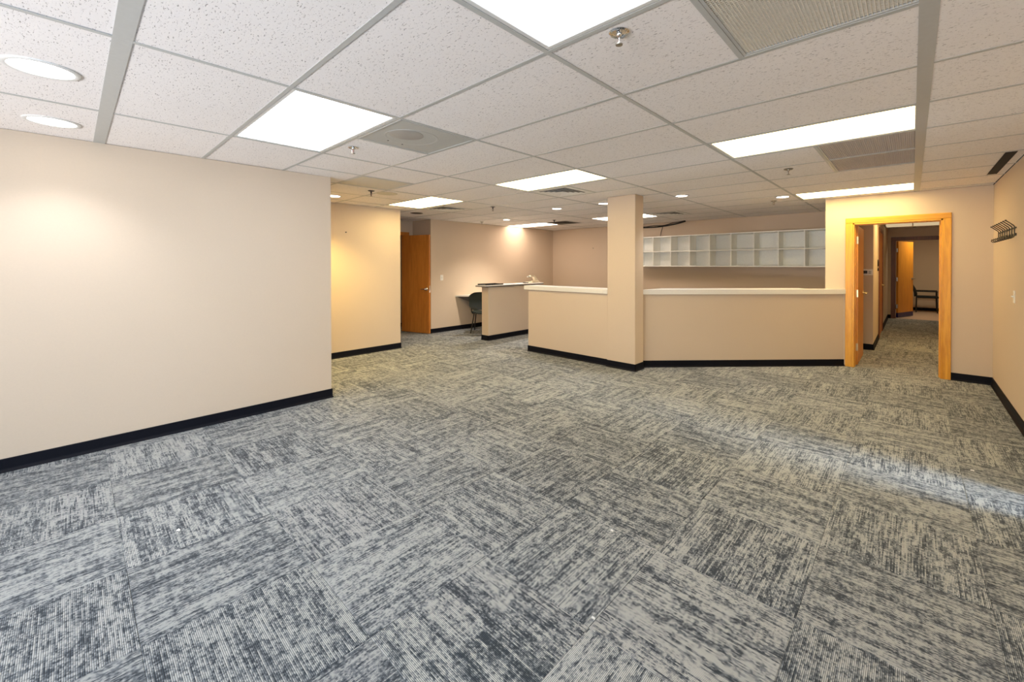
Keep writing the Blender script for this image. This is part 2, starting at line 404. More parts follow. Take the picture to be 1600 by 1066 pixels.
for i in range(-20, 6):
    for j in range(-4, 30):
        cx, cy = .25-.587/2+i*.587+.587*0, .16+TY*(j+.5)
        if not floor_region(cx, cy) or not seen(cx, cy): continue
        if -4.0 < cx < -1.3 and cy > 6.0 and cx < -2.4+(cy-5.4)-.75: continue      # inside the counter pen, never seen
        if cy > 7.6 and -7.5 < cx < -.85: continue
        par = (i+j+1) % 2
        o = bpy.data.objects.new('carpet_tile', T1 if par else T0); COL.objects.link(o)
        o.location = (cx, cy, random.uniform(-.0004, .0004)); o.rotation_euler.z = (PI/2 if par else 0)
        o.parent = fl; nt_ += 1
print('carpet tiles', nt_)
# vinyl floor beyond the corridor
vf = struct(MB().box(-1.6, 14.06, -.005, 2.4, 16.9, .001), 'floor_exam', VINYL)

# ------------------------------------------------------------------ ceiling: grid and tiles
X0, Y0, SM, SN = -2.3958, .142, 1.2192, .6096
mx = lambda m: X0-SM*m
ny = lambda n: Y0+SN*n
ce = structroot('ceiling')
MB().box(-8.3, -3.7, CEIL+.09, 2.7, 17.1, CEIL+.14).build('deck', PLENUM, ce)
struct(MB().box(-1.72, 14.0, CEIL, 2.52, 17.02, CEIL+.03), 'ceiling_exam', plain('plain_ceiling_white', (.8,.78,.74), .9))
def cell_ok(xc, yc):
    if yc < 1.8: return -4.7 < xc < .85 and yc > -3.6
    if yc < 3.7: return -6.55 < xc < .85
    if yc < 4.95: return -8.1 < xc < .85
    if yc < 8.75: return -7.45 < xc < 1.1
    return -.65 < xc < 1.1 and yc < 14.1
# (m0, m1, n0) cells that hold a fixture instead of a tile
troffers = [(-2,-1,1),(0,1,1),(-2,-1,5),(0,1,5),(2,3,5),(-2,-1,10),(3,4,11),(1,2,11)]
eggs = [(-2,-1.5,2),(-2,-1.5,6),(-2,-1.5,7)]
perfs = [(0,.5,2),(1.5,2,3)]
vents = [(.5,1,6),(2.5,3,6),(2.5,3,11),(.5,1,11)]
taken = {}
for a in troffers+eggs+perfs+vents: taken.setdefault((math.floor(a[0]), a[2]), []).append(a)
tile_cache = {}
def ctile(x0, x1, y0, y1):
    w_, d_ = x1-x0, y1-y0
    if w_ < .03 or d_ < .03: return
    key = (round(w_,3), round(d_,3))
    if key not in tile_cache:
        x, y = w_/2-.004, d_/2-.004; c = .004
        tile_cache[key] = MB().add([(-x,-y,.016),(x,-y,.016),(x,y,.016),(-x,y,.016),(-x,-y,c),(x,-y,c),(x,y,c),(-x,y,c),(-x+c,-y+c,0),(x-c,-y+c,0),(x-c,y-c,0),(-x+c,y-c,0)],
            [(0,1,2,3)]+[(4+i,4+(i+1)%4,(i+1)%4,i) for i in range(4)]+[(8+i,8+(i+1)%4,4+(i+1)%4,4+i) for i in range(4)]+[(11,10,9,8)]).mesh('ceiling_tile', TILE)
    o = bpy.data.objects.new('ceiling_tile', tile_cache[key]); COL.objects.link(o)
    o.location = ((x0+x1)/2, (y0+y1)/2, CEIL+random.uniform(0, .0015)); o.rotation_euler = (random.uniform(-.0015,.0015), random.uniform(-.0008,.0008), 0); o.parent = ce
def tee(name, x0, y0, x1, y1):
    o = MB().box(x0, y0, CEIL-.0025, x1, y1, CEIL-.0005).build(name, TEE, ce); return o
half_cells = {(1,2),(2,3),(2,4),(3,5)}
XR = .70
for n in range(-6, 24):
    for m in range(-3, 5):
        xa, xb = mx(m+1), mx(m); ya, yb = ny(n), ny(n+1)
        xb = min(xb, XR+.26 if ya > 6.9 else XR)
        if xb-xa < .05: continue
        if not (cell_ok((xa+xb)/2, (ya+yb)/2) or cell_ok(xa+.1, yb-.05) or cell_ok(xb-.1, yb-.05)): continue
        # cross tee on the near side of the cell
        wd = .030 if n == 0 else .011
        hwl = .0122; hwr = .0282 if m == -2 else .0122
        if m+1 == -2: hwl = .0282
        if xb != mx(m): hwr = 0
        tee('cross_tee', xa+hwl, ya-wd, xb-hwr, ya+wd)
        tk = taken.get((m, n), [])
        if any(a[1]-a[0] > .9 for a in tk): continue
        if tk:
            a = tk[0]; xm = mx(m+.5)
            tee('cross_tee', xm-.011, ya+.011, xm+.011, yb-.011)
            if a[0] == m: ctile(xa, xm, ya, yb)
            else: ctile(xm, xb, ya, yb)
        elif (m, n) == (-2, 2): pass
        elif (m, n) in half_cells:
            xm = mx(m+.5); tee('cross_tee', xm-.009, ya+.011, xm+.009, yb-.011); ctile(xa, xm, ya, yb); ctile(xm, xb, ya, yb)
        else: ctile(xa, xb, ya, yb)
for m, y0, y1 in ((-2,-3.5,14),(-1,-3.5,6.95),(-1,7.15,8.55),(0,-3.5,8.6),(1,-3.5,8.6),(2,1.8,8.6),(3,1.8,8.6),(4,3.6,8.6)):
    hw = .028 if m == -2 else .012
    tee('main_tee', mx(m)-hw, y0, mx(m)+hw, y1)

# ------------------------------------------------------------------ baseboards (coved rubber)
def baseboard(name, runs, parent=None):
    # runs: (x0,y0,x1,y1, nx,ny) wall line and outward normal
    prof = [(0,0),(.020,0),(.019,.004),(.011,.014),(.008,.022),(.008,.086),(.005,.090),(0,.090)]
    mb = MB()
    for x0,y0,x1,y1,nx,ny_ in runs:
        k = len(prof); vs = []
        for (x,y) in ((x0,y0),(x1,y1)): vs += [(x+nx*d, y+ny_*d, h+.0003) for d,h in prof]
        mb.add(vs, [(i,(i+1)%k,k+(i+1)%k,k+i) for i in range(k)]+[tuple(range(k))[::-1], tuple(range(k,2*k))])
    o = mb.build(name, RUBBER, parent)
    if not parent: o['kind'] = 'structure'
    return o
baseboard('baseboard_left', [(-4.56,-3.5,-4.56,1.808,1,0),(-4.55,1.80,-6.38,1.80,0,1)])
baseboard('baseboard_west', [(-6.38,1.80,-6.38,3.633,1,0),(-6.37,3.625,-7.93,3.625,0,1)])
baseboard('baseboard_office', [(-7.26,4.782,-7.26,8.6,1,0),(-7.25,4.79,-7.93,4.79,0,-1)])
baseboard('baseboard_front', [(.355,7.0,.70,7.0,0,-1)])
baseboard('baseboard_right', [(.70,-3.5,.70,SY0,-1,0),(.70,SY1,.70,7.0,-1,0)])
baseboard('baseboard_corridor', [(-.79,8.60,-.462,8.60,0,-1),(-.47,8.592,-.47,10.0,1,0),(-.47,11.35,-.47,14.0,1,0),(-.47,14.0,-.405,14.0,0,-1),(-.79,7.12,-.79,8.6,1,0)])
baseboard('baseboard_exam', [(-1.6,16.9,2.4,16.9,0,-1)])
cb = baseboard('baseboard', [(-3.121,4.84,-2.682,4.84,0,-1),(-2.69,4.832,-2.69,5.06,1,0),(-3.113,4.832,-3.113,5.06,-1,0)], colo)

# ------------------------------------------------------------------ doors
def lever(parent, x, y, z, nx, ny_, dx, dy, mat=BRASS, s=1.0):
    # rosette on the face (normal n), lever arm along d
    mbm = MB()
    e1 = Vector((nx,ny_,0)); e2 = Vector((dx,dy,0)); p = Vector((x,y,z))
    mat4 = Matrix((( -ny_, 0, nx, x),(nx, 0, ny_, y),(0,1,0,z),(0,0,0,1)))
    mbm.lathe([(.033,0),(.033,.006),(.028,.011),(.013,.012),(.012,.05),(0,.05)], n=20); mbm.xf(mat4)
    q = p+e1*.047
    mbm.tube([q-e2*.006, q+e2*.02, q+e2*.06+Vector((0,0,-.002)), q+e2*.10+Vector((0,0,-.004)), q+e2*.118+Vector((0,0,-.007))-e1*.008], [.010,.010,.0085,.0075,.006], 10)
    return mbm.build('lever_handle', mat, parent)
def hinge(parent, x, y, z, mat=BRASS, w=.035, face='y'):
    m = MB()
    if face == 'y': m.box(x-w/2, y-.003, z-.05, x+w/2, y, z+.05); m.lathe([(.007,-.052),(.007,.052)], (x-w/2, y-.004, z), 10)
    else: m.box(x-.003, y-w/2, z-.05, x, y+w/2, z+.05); m.lathe([(.007,-.052),(.007,.052)], (x-.004, y-w/2, z), 10)
    return m.build('hinge', mat, parent)
# door_1: oak doorway to the corridor, leaf swung open into it
d1 = structroot('door_1')
def casing_v(x0, x1, z1): return MB().box(x0, 6.982, 0, x1, 7.0, z1, .004)
casing_v(-.680,-.600,1.945).build('side_casing', OAK, d1)
casing_v(.280,.355,1.945).build('side_casing', OAK, d1)
MB().box(-.680,6.982,1.945,.355,7.0,2.013,.004).build('head_casing', OAKH, d1)
MB().box(-.600,6.985,0,-.582,7.125,1.945).box(.262,6.985,0,.280,7.125,1.945).build('jamb', OAK, d1)
MB().box(-.600,6.985,1.927,.280,7.125,1.945).build('head_jamb', OAKH, d1)
MB().box(-.582,7.05,0,-.570,7.072,1.927).box(.250,7.05,0,.262,7.072,1.927).box(-.570,7.05,1.915,.250,7.072,1.927).build('door_stop', OAK, d1)
lf = MB().box(-.597,7.135,.012,-.553,7.995,1.920,.002).build('door_leaf', DOORW, d1)
for z in (1.72,.99,.255): hinge(d1, -.569, 7.134, z, BRASS, .036)
lever(d1, -.553, 7.93, .96, 1, 0, 0, -1)
lever(d1, -.597, 7.93, .96, -1, 0, 0, -1)
MB().box(-.680,7.12,0,-.6,7.136,2.0).box(.28,7.12,0,.355,7.136,2.0).build('rear_casing', OAK, d1)
# door_2: orange door standing open against the alcove
d2 = structroot('door_2')
MB().box(-7.93,4.635,0,-7.912,4.70,2.0).build('side_casing', DOORD, d2)
MB().box(-7.93,3.70,0,-7.912,3.77,2.0).build('side_casing', DOORD, d2)
MB().box(-7.93,3.70,2.0,-7.912,4.70,2.065).build('head_casing', DOORD, d2)
MB().box(-8.05,4.622,0,-7.93,4.64,1.99).box(-8.05,3.77,0,-7.93,3.788,1.99).box(-8.05,3.77,1.99,-7.93,4.64,2.0).build('jamb', DOORD, d2)
a2 = math.atan2(.185, .705); lm2 = Matrix.Translation((-7.915, 4.525, 0)) @ Matrix.Rotation(a2, 4, 'Z')
MB().box(0,0,.012,.735,.044,1.985,.002).xf(lm2).build('door_leaf', DOORD, d2)
n2 = lm2.to_3x3() @ Vector((0,-1,0)); e2_ = lm2.to_3x3() @ Vector((-1,0,0)); p2 = lm2 @ Vector((.67,0,.90))
lever(d2, p2.x, p2.y, p2.z, n2.x, n2.y, e2_.x, e2_.y, CHROME)
p2 = lm2 @ Vector((.67,.044,.90)); lever(d2, p2.x, p2.y, p2.z, -n2.x, -n2.y, e2_.x, e2_.y, CHROME)
MB().box(.7345,.009,.83,.7365,.036,.97).xf(lm2).build('latch_plate', CHROME, d2)
# room beyond door_2, closed off
struct(MB().box(-9.6,3.0,0,-9.5,5.3,WT).box(-9.5,3.0,0,-8.05,3.1,WT).box(-9.5,5.2,0,-8.05,5.3,WT), 'wall_store', WALL)
struct(MB().box(-9.6,3.0,CEIL,-8.05,5.3,CEIL+.03), 'ceiling_store', TEE)
# door_3: closed reddish door on the corridor wall
d3 = structroot('door_3')
MB().box(-.47,10.05,0,-.45,10.13,2.02,.003).box(-.47,11.2,0,-.45,11.28,2.02,.003).box(-.47,10.05,2.02,-.45,11.28,2.09,.003).build('casing', DARKW, d3)
MB().box(-.470,10.13,.01,-.463,11.2,2.02).build('door_leaf', DOORD, d3)
lever(d3, -.463, 11.1, .96, 1, 0, 0, -1)
# door_4: honey-coloured door at the end of the corridor
d4 = structroot('door_4')
MB().box(-.405,13.984,0,-.33,14.0,2.01,.003).box(.60,13.984,0,.675,14.0,2.01,.003).build('side_casing', DARKW, d4)
MB().box(-.405,13.984,2.01,.675,14.0,2.085,.003).build('head_casing', DARKW, d4)
MB().box(-.33,13.985,0,-.312,14.13,2.01).box(.582,13.985,0,.60,14.13,2.01).box(-.33,13.985,1.992,.60,14.13,2.01).build('jamb', DARKW, d4)
ang = math.atan2(14.97-14.15, .0-(-.29))
lm = Matrix.Translation((-.285,14.15,0)) @ Matrix.Rotation(ang, 4, 'Z')
MB().box(0,-.022,.13,.87,.022,1.985,.002).xf(lm).build('door_leaf', DOORW, d4)
MB().box(0,-.024,.012,.87,.024,.13).xf(lm).build('kick_strip', NAVY, d4)
hk = lm @ Vector((.80,-.022,1.0)); nn = lm.to_3x3() @ Vector((0,-1,0)); dd = lm.to_3x3() @ Vector((1,0,0))
lever(d4, hk.x, hk.y, hk.z, nn.x, nn.y, dd.x, dd.y, STEEL)
for z in (1.75,1.0,.3): hinge(d4, -.29, 14.128, z, STEEL, .03)

# ------------------------------------------------------------------ reception counters, divider, desk
c1 = thing('reception_counter', 'short cream reception counter between the tan column and the passage', 'counter', (-3.87,4.92,0))
def rel(mb, root): return mb.xf(Matrix.Translation(-Vector(root.location)))
rel(MB().box(-4.622,4.865,0,-3.115,4.985,.985), c1).build('front_panel', WALL, c1)
rel(MB().box(-4.695,4.835,.987,-3.1135,5.14,1.05,.004), c1).build('countertop', LAMI, c1)
bb = baseboard('baseboard', [(-4.630,4.865,-3.135,4.865,0,-1),(-4.622,4.857,-4.622,4.985,-1,0)], c1); bb.data.transform(Matrix.Translation(-Vector(c1.location)))
# long counter set diagonally, butting against the doorway wall
a = Vector((-2.70,5.131,0)); b = Vector((-.70,7.0,0)); dr = (b-a).normalized(); nr = Vector((dr.y,-dr.x,0))
def oncounter(s_, d): return a+dr*s_+nr*d
def towall(d, yw=6.998):
    p = oncounter(0, d); t_ = (yw-p.y)/dr.y; q = p+dr*t_; return (q.x, q.y)
P2 = lambda v: (v.x, v.y)
c2 = thing('reception_counter', 'long diagonal reception counter with white top below the cubby shelf', 'counter', ((a.x+b.x)/2,(a.y+b.y)/2,0))
rel(MB().prism([P2(oncounter(-.10,0)), towall(0), towall(-.12), P2(oncounter(-.02,-.12))], 0, .985), c2).build('front_panel', WALL, c2)
rel(MB().prism([P2(oncounter(-.06,.03)), towall(.03), towall(-.135), P2(oncounter(2.3,-.135)), P2(oncounter(2.3,-.30)), P2(oncounter(.32,-.30))], .987, 1.05), c2).build('countertop', LAMI, c2)
bb = MB(); prof = [(0,0),(.020,0),(.011,.014),(.008,.022),(.008,.086),(.005,.090),(0,.090)]; k = len(prof); vs = []
for d,h in prof: p = oncounter(-.10-.9*d,d); vs.append((p.x,p.y,h+.0003))
for d,h in prof: p = towall(d); vs.append((p[0],p[1],h+.0003))
rel(bb.add(vs, [(i,(i+1)%k,k+(i+1)%k,k+i) for i in range(k)]+[tuple(range(k))[::-1], tuple(range(k,2*k))]), c2).build('baseboard', RUBBER, c2)
# half-height divider
dv = thing('half_height_divider', 'grey-beige half-height divider with a dark-edged cap near the wall desk', 'divider', (-5.87,5.75,0))
rel(MB().box(-5.965,5.03,0,-5.785,6.48,.98), dv).build('body', WALL, dv)
rel(MB().box(-6.03,4.93,.9805,-5.755,6.52,.992), dv).build('cap_edge', DEDGE, dv)
rel(MB().box(-6.03,4.93,.992,-5.755,6.52,1.012,.003), dv).build('cap', LAMI, dv)
bb = baseboard('baseboard', [(-5.785,5.022,-5.785,6.48,1,0),(-5.973,5.03,-5.777,5.03,0,-1)], dv); bb.data.transform(Matrix.Translation(-Vector(dv.location)))
# angled desk from the wall to the divider
dk = thing('office_desk', 'narrow pale desk fixed to the wall behind the dark green chair', 'desk', (-6.6,5.9,0))
rel(MB().prism([(-7.258,5.39),(-5.967,6.40),(-5.967,6.65),(-7.258,6.65)], .708, .735), dk).build('desktop', LAMI, dk)
tri = MB(); A = Vector((-7.24,5.42,0)); B = Vector((-5.985,6.50,0)); off = Vector((-.012,.016,0))
tri.add([A+Vector((0,0,.707)), B+Vector((0,0,.707)), B+Vector((0,0,.0)), A+off+Vector((0,0,.707)), B+off+Vector((0,0,.707)), B+off], [(0,1,2),(5,4,3),(0,3,4,1),(1,4,5,2),(2,5,3,0)])
rel(tri, dk).build('support_panel', DLAM, dk)

# ------------------------------------------------------------------ cubby shelf on the back wall
cs = thing('cubby_shelf', 'long white open cubby shelf hung on the back wall, two rows of pigeonholes', 'shelf', (-2.76,8.425,1.345))
cx0, cx1, cy0, cy1, cz0, cz1 = -1.80, 1.79, -.175, .172, 0, .642
MB().box(cx0,cy0,cz0,cx1,cy1,cz0+.018).build('bottom_board', MELA, cs)
MB().box(cx0,cy0,cz1-.018,cx1,cy1,cz1).build('top_board', MELA, cs)
MB().box(cx0,cy1-.006,cz0+.018,cx1,cy1,cz1-.018).build('back_board', MELA, cs)
nb = 9; st = (cx1-cx0)/nb; dm = None
for i in range(nb+1):
    x = cx0+i*st
    x = min(max(x, cx0+.008), cx1-.008)
    if dm is None: dm = MB().box(-.008,cy0+.001,cz0+.018,.008,cy1-.006,cz1-.018).mesh('divider_board', MELA)
    o = bpy.data.objects.new('divider_board', dm); COL.objects.link(o); o.location = (x,0,0); o.parent = cs
sm_ = MB().box(-st/2+.008,cy0+.004,.309,st/2-.008,cy1-.006,.323).mesh('middle_shelf', MELA)
for i in range(nb):
    o = bpy.data.objects.new('middle_shelf', sm_); COL.objects.link(o); o.location = (cx0+(i+.5)*st,0,0); o.parent = cs

# ------------------------------------------------------------------ ceiling fixtures
def troffer(m, n, label, mat):
    xa, xb, ya, yb = mx(m+1), mx(m), ny(n), ny(n+1)
    t = thing('ceiling_light', label, 'ceiling light', ((xa+xb)/2, (ya+yb)/2, CEIL-.0005), 0, 'fluorescent ceiling panels')
    hx, hy = SM/2-.0115, SN/2-.0115
    if n == 0: hy -= .02
    b = .022
    MB().box(-hx,-hy,0,hx,-hy+b,.012,.002).box(-hx,hy-b,0,hx,hy,.012,.002).box(-hx,-hy+b,0,-hx+b,hy-b,.012,.002).box(hx-b,-hy+b,0,hx,hy-b,.012,.002).build('frame', WHITEM, t)
    MB().box(-hx+b,-hy+b,.006,hx-b,hy-b,.011).build('diffuser', mat, t)
    MB().box(-hx,-hy,.0125,hx,hy,.075).build('housing', WHITEM, t)
    return t
troffer(-2,1,'largest ceiling light panel, beside the big chrome sprinkler', TR_COOL)
troffer(0,1,'white ceiling light panel beside the grey perforated vent panel with a round duct', TR_COOL)
troffer(-2,5,'long ceiling light panel touching the brown egg-crate grilles', TR_WARM)
troffer(0,5,'ceiling light panel above and in front of the tan column', TR_WARM)
troffer(2,5,'ceiling light panel at the corner of the yellow-lit wall', TR_WARM)
troffer(-2,10,'thin-looking ceiling light panel just above the wall with the oak doorway', TR_WARM)
troffer(3,11,'ceiling light panel near the brightly lit wall above the half-height divider', TR_ROSE)
troffer(1,11,'ceiling light panel partly hidden behind the tan column', TR_ROSE)
# egg-crate return grilles
def grille(m, n, label, mat, nslat=47):
    xa, xb, ya, yb = mx(m+.5), mx(m), ny(n), ny(n+1)
    if n == 2: ya += 0
    t = thing('return_grille', label, 'air grille', ((xa+xb)/2, (ya+yb)/2, CEIL-.0005), 0, 'egg-crate return grilles')
    hx, hy = SM/4-.0115, SN/2-.0115; b = .012
    if m == -2: pass
    MB().box(-hx,-hy,0,hx,-hy+b,.012).box(-hx,hy-b,0,hx,hy,.012).box(-hx,-hy+b,0,-hx+b,hy-b,.012).box(hx-b,-hy+b,0,hx,hy-b,.012).build('frame', TEE, t)
    s = MB()
    w_ = 2*(hx-b)/nslat
    for i in range(1, nslat): x = -hx+b+i*w_; s.box(x-.0014,-hy+b,.002,x+.0014,hy-b,.014)
    for i in range(1, nslat): y = -hy+b+i*(2*(hy-b)/nslat); s.box(-hx+b,y-.0012,.0035,hx-b,y+.0012,.0135)
    o = s.build('louvre_core', mat, t); o['kind'] = 'stuff'
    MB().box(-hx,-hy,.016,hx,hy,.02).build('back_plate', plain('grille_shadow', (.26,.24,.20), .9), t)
    return t
EGC = plain('egg_crate_aluminium', (.74,.70,.60), .5)
EGCD = plain('egg_crate_brown_aluminium', (.52,.45,.38), .5)  # browner and darker than the other grille core
grille(-2,2,'large ribbed grey-beige return grille between big light panel and fissured tiles', EGC)
grille(-2,6,'brown egg-crate grille directly behind the long ceiling light', EGCD)
grille(-2,7,'brown egg-crate grille farther behind the long ceiling light, above the oak doorway side', EGCD)
# perforated supply panels
def perf(m, n, label, mat, ring):
    xa, xb, ya, yb = mx(m+.5), mx(m), ny(n), ny(n+1)
    t = thing('perforated_diffuser', label, 'air vent', ((xa+xb)/2, (ya+yb)/2, CEIL-.0005))
    h = SM/4-.0115
    MB().box(-h,-h,0,h,h,.004,.002).build('face_plate', mat, t)
    MB().box(-h,-h,-.004,h,-h+.01,0).box(-h,h-.01,-.004,h,h,0).box(-h,-h+.01,-.004,-h+.01,h-.01,0).box(h-.01,-h+.01,-.004,h,h-.01,0).build('frame', TEE, t)
    if ring:
        MB().lathe([(.115,0),(.115,-.002),(.10,-.004),(0,-.004)], (.03,-.10,0), 32).build('round_neck', plain('duct_grey', (.40,.39,.37), .5), t)
        o = MB().lathe([(.185,0),(.185,-.0012),(.176,-.0012),(.17,0)], (.0,-.04,0), 40, caps=False); o.build('neck_ring', plain('duct_ring_grey', (.52,.525,.50), .5), t)
        for x, y in ((-.19,-.12),(-.20,.0)): MB().lathe([(.006,0),(.006,-.002),(0,-.003)], (x,y,0), 10).build('screw', DEDGE, t)
    return t
perf(0,2,'grey perforated vent panel with a round duct showing through', PERF, True)
perf(1.5,3,'plain shiny cream vent panel lit yellow by a downlight', PERFY, False)
# louvred four-way supply vents
def vent(m, n, label, mat):
    xa, xb, ya, yb = mx(m+.5), mx(m), ny(n), ny(n+1)
    t = thing('supply_vent', label, 'air vent', ((xa+xb)/2, (ya+yb)/2, CEIL-.0005), 0, 'square louvred supply vents')
    h = SM/4-.0115
    MB().add([(-h,-h,0),(h,-h,0),(h,h,0),(-h,h,0),(-.215,-.215,0),(.215,-.215,0),(.215,.215,0),(-.215,.215,0),(-h,-h,.004),(h,-h,.004),(h,h,.004),(-h,h,.004),(-.215,-.215,.004),(.215,-.215,.004),(.215,.215,.004),(-.215,.215,.004)],
       [(i,(i+1)%4,4+(i+1)%4,4+i) for i in range(4)]+[(8+i,8+(i+1)%4,12+(i+1)%4,12+i) for i in range(4)]+[(i,(i+1)%4,8+(i+1)%4,8+i) for i in range(4)]+[(4+i,4+(i+1)%4,12+(i+1)%4,12+i) for i in range(4)]).build('frame', mat, t)
    MB().box(-.215,-.215,.002,.215,.215,.006).build('gap_shade', VTH, t)  # dark sheet close behind the louvres, painting in the shade of their gaps
    for r in (.200,.152,.104,.058):
        r2 = r-.030; z1, z2 = -.006, .0005; th = .0015
        vs = []
        for (q, z) in ((r,z1),(r2,z2),(r2,z2+th),(r,z1+th)): vs += [(-q,-q,z),(q,-q,z),(q,q,z),(-q,q,z)]
        fs = [(4*j+i,4*j+(i+1)%4,4*((j+1)%4)+(i+1)%4,4*((j+1)%4)+i) for j in range(4) for i in range(4)]
        MB().add(vs, fs).build('louvre', mat, t)
    MB().box(-.03,-.03,-.004,.03,.03,-.002).build('centre_plate', mat, t)
    return t
VTH = plain('vent_gap_shade', (.05,.05,.05), .8)
VM = plain('vent_white_grey', (.86,.86,.83), .45)
VMD = plain('vent_dark_brown', (.13,.115,.10), .6)  # dark brown, against the white-grey of the other vents
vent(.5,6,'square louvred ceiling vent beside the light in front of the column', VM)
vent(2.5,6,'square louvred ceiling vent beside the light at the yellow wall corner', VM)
vent(2.5,11,'dark brown square ceiling vent beside the light near the back left corner', VMD)
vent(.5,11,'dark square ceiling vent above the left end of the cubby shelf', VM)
# dark linear slot near the right wall
sl = thing('slot_diffuser', 'black linear slot diffuser in the ceiling along the right wall', 'air vent', (.60,5.6,CEIL-.003))
MB().box(-.034,-.56,-.004,-.028,.56,.0).box(0.028,-.56,-.004,0.034,.56,.0).build('frame', PLENUM, sl)
MB().box(-.028,-.56,-.002,0.028,.56,0).build('slot', PLENUM, sl)
# recessed downlights
def downlight(x, y, label, colr, power, r=.105):
    t = thing('downlight', label, 'downlight', (x,y,CEIL), 0, 'round recessed downlights')
    MB().lathe([(r+.022,0),(r+.022,-.003),(r+.012,-.008),(r,-.006),(r-.004,-.001)], n=36).build('trim_ring', WHITEM, t) if False else None
    ring = MB(); n = 36; prof = [(r+.022,.0),(r+.022,-.003),(r+.012,-.008),(r,-.006),(r-.004,-.0005),(r-.004,.0)]
    vs = [(q*math.cos(2*PI*k/n), q*math.sin(2*PI*k/n), z) for q,z in prof for k in range(n)]; k_ = len(prof)
    ring.add(vs, [(j*n+k, j*n+(k+1)%n, ((j+1)%k_)*n+(k+1)%n, ((j+1)%k_)*n+k) for j in range(k_) for k in range(n)], True).build('trim_ring', WHITEM, t)
    MB().lathe([(r-.004,-.0005),(r-.004,-.003),(0,-.0045)], n=36).build('lens', BULB, t)
    l = bpy.data.lights.new('downlight_lamp', 'SPOT'); l.energy = power*SPOT; l.color = colr; l.spot_size = R(118); l.spot_blend = .9; l.shadow_soft_size = .05
    o = bpy.data.objects.new('downlight_lamp', l); COL.objects.link(o); o.location = (0,0,-.06); o.parent = t
    return t
NEUT = (.96,.97,1); WARM = (1,.80,.52); YEL = (1,.70,.22)
downlight(-3.037,-.087,'larger-looking round downlight near the white panel wall, upper of the pair', NEUT, 22)
downlight(-4.111,-.075,'round downlight close to the long blank wall, lower of the pair', NEUT, 20)
downlight(-5.766,2.307,'round downlight half hidden behind the end of the long blank wall', YEL, 90, .085)
downlight(-6.20,5.88,'small round downlight over the wall desk, above the bright wall patch', (1,.87,.72), 105, .07)
downlight(-4.357,5.262,'small round downlight over the short counter, clear of the column', NEUT, 20, .075)
downlight(-3.468,5.285,'round downlight cut off by the top of the tan column', NEUT, 20, .075)
downlight(-2.303,5.385,'round downlight just right of the tan column over the diagonal counter', NEUT, 20, .075)
downlight(-1.314,6.376,'round downlight beside the thin ceiling light near the oak doorway wall', WARM, 30, .075)
# sprinklers
def sprinkler(x, y, label, mat=CHROME, drop=.0, s=1.0):
    t = thing('sprinkler', label, 'sprinkler', (x,y,CEIL-.0005), random.uniform(0,3), 'pendant fire sprinklers')
    MB().lathe([(.040*s,0),(.040*s,-.002),(.034*s,-.007),(.026*s,-.004),(.024*s,-.001),(0,-.001)], n=28).build('escutcheon', mat, t)
    b_ = MB().lathe([(.011,-.001),(.011,-.012-drop),(.008,-.016-drop),(0,-.016-drop)], n=14); b_.build('body', mat, t)
    MB().tube([(.008,0,-.012-drop),(.012,0,-.022-drop),(.012,0,-.034-drop),(.004,0,-.046-drop)], .0022).tube([(-.008,0,-.012-drop),(-.012,0,-.022-drop),(-.012,0,-.034-drop),(-.004,0,-.046-drop)], .0022).build('yoke', mat, t)
    MB().tube([(0,0,-.015-drop),(0,0,-.042-drop)], .0024).build('glass_bulb', plain('red_bulb', (.25,.03,.05), .2), t)
    MB().lathe([(0,-.044-drop),(.014,-.046-drop),(.014,-.050-drop),(0,-.051-drop)], n=20).build('deflector', STEEL, t)
    return t
sprinkler(-.866,1.43,'big chrome fire sprinkler beside the largest ceiling light', CHROME)
sprinkler(-3.26,1.456,'chrome fire sprinkler on the tile beside the grey perforated vent panel', CHROME)
sprinkler(-5.015,2.46,'dark fire sprinkler on the yellow-lit ceiling above the cream wall', DEDGE, .02)
sprinkler(-4.968,4.415,'small dark fire sprinkler in the middle of the ceiling, over the passage', DEDGE, .02)
sprinkler(-.889,4.548,'fire sprinkler just in front of the brown egg-crate grilles', STEEL, .005)
sprinkler(-1.495,6.702,'fire sprinkler above the cubby shelf beside a round downlight', STEEL, .005)
sprinkler(-5.53,6.595,'dark fire sprinkler beside the dark brown vent near the back corner', DEDGE, .02)
sprinkler(-6.912,5.831,'pale flat sprinkler near the wall above the desk', STEEL, 0)
# round ceiling speakers
t = thing('ceiling_speaker', 'dark round flush ceiling speaker above the orange door', 'speaker', (-6.597,4.065,CEIL-.0005))
MB().lathe([(.095,0),(.095,-.004),(.085,-.008),(.078,-.006),(0,-.006)], n=32).build('grille', plain('speaker_brown', (.055,.045,.035), .6), t)
MB().lathe([(.108,0),(.108,-.003),(.096,-.004),(.096,0)], n=32, caps=False).build('rim', DEDGE, t)
t = thing('ceiling_speaker', 'pale round ceiling speaker ring beside the yellow-lit sprinkler', 'speaker', (-5.06,2.69,CEIL-.0005))
MB().lathe([(.13,0),(.13,-.003),(.115,-.005),(.105,-.002),(0,-.002)], n=32).build('grille', PERFY, t)
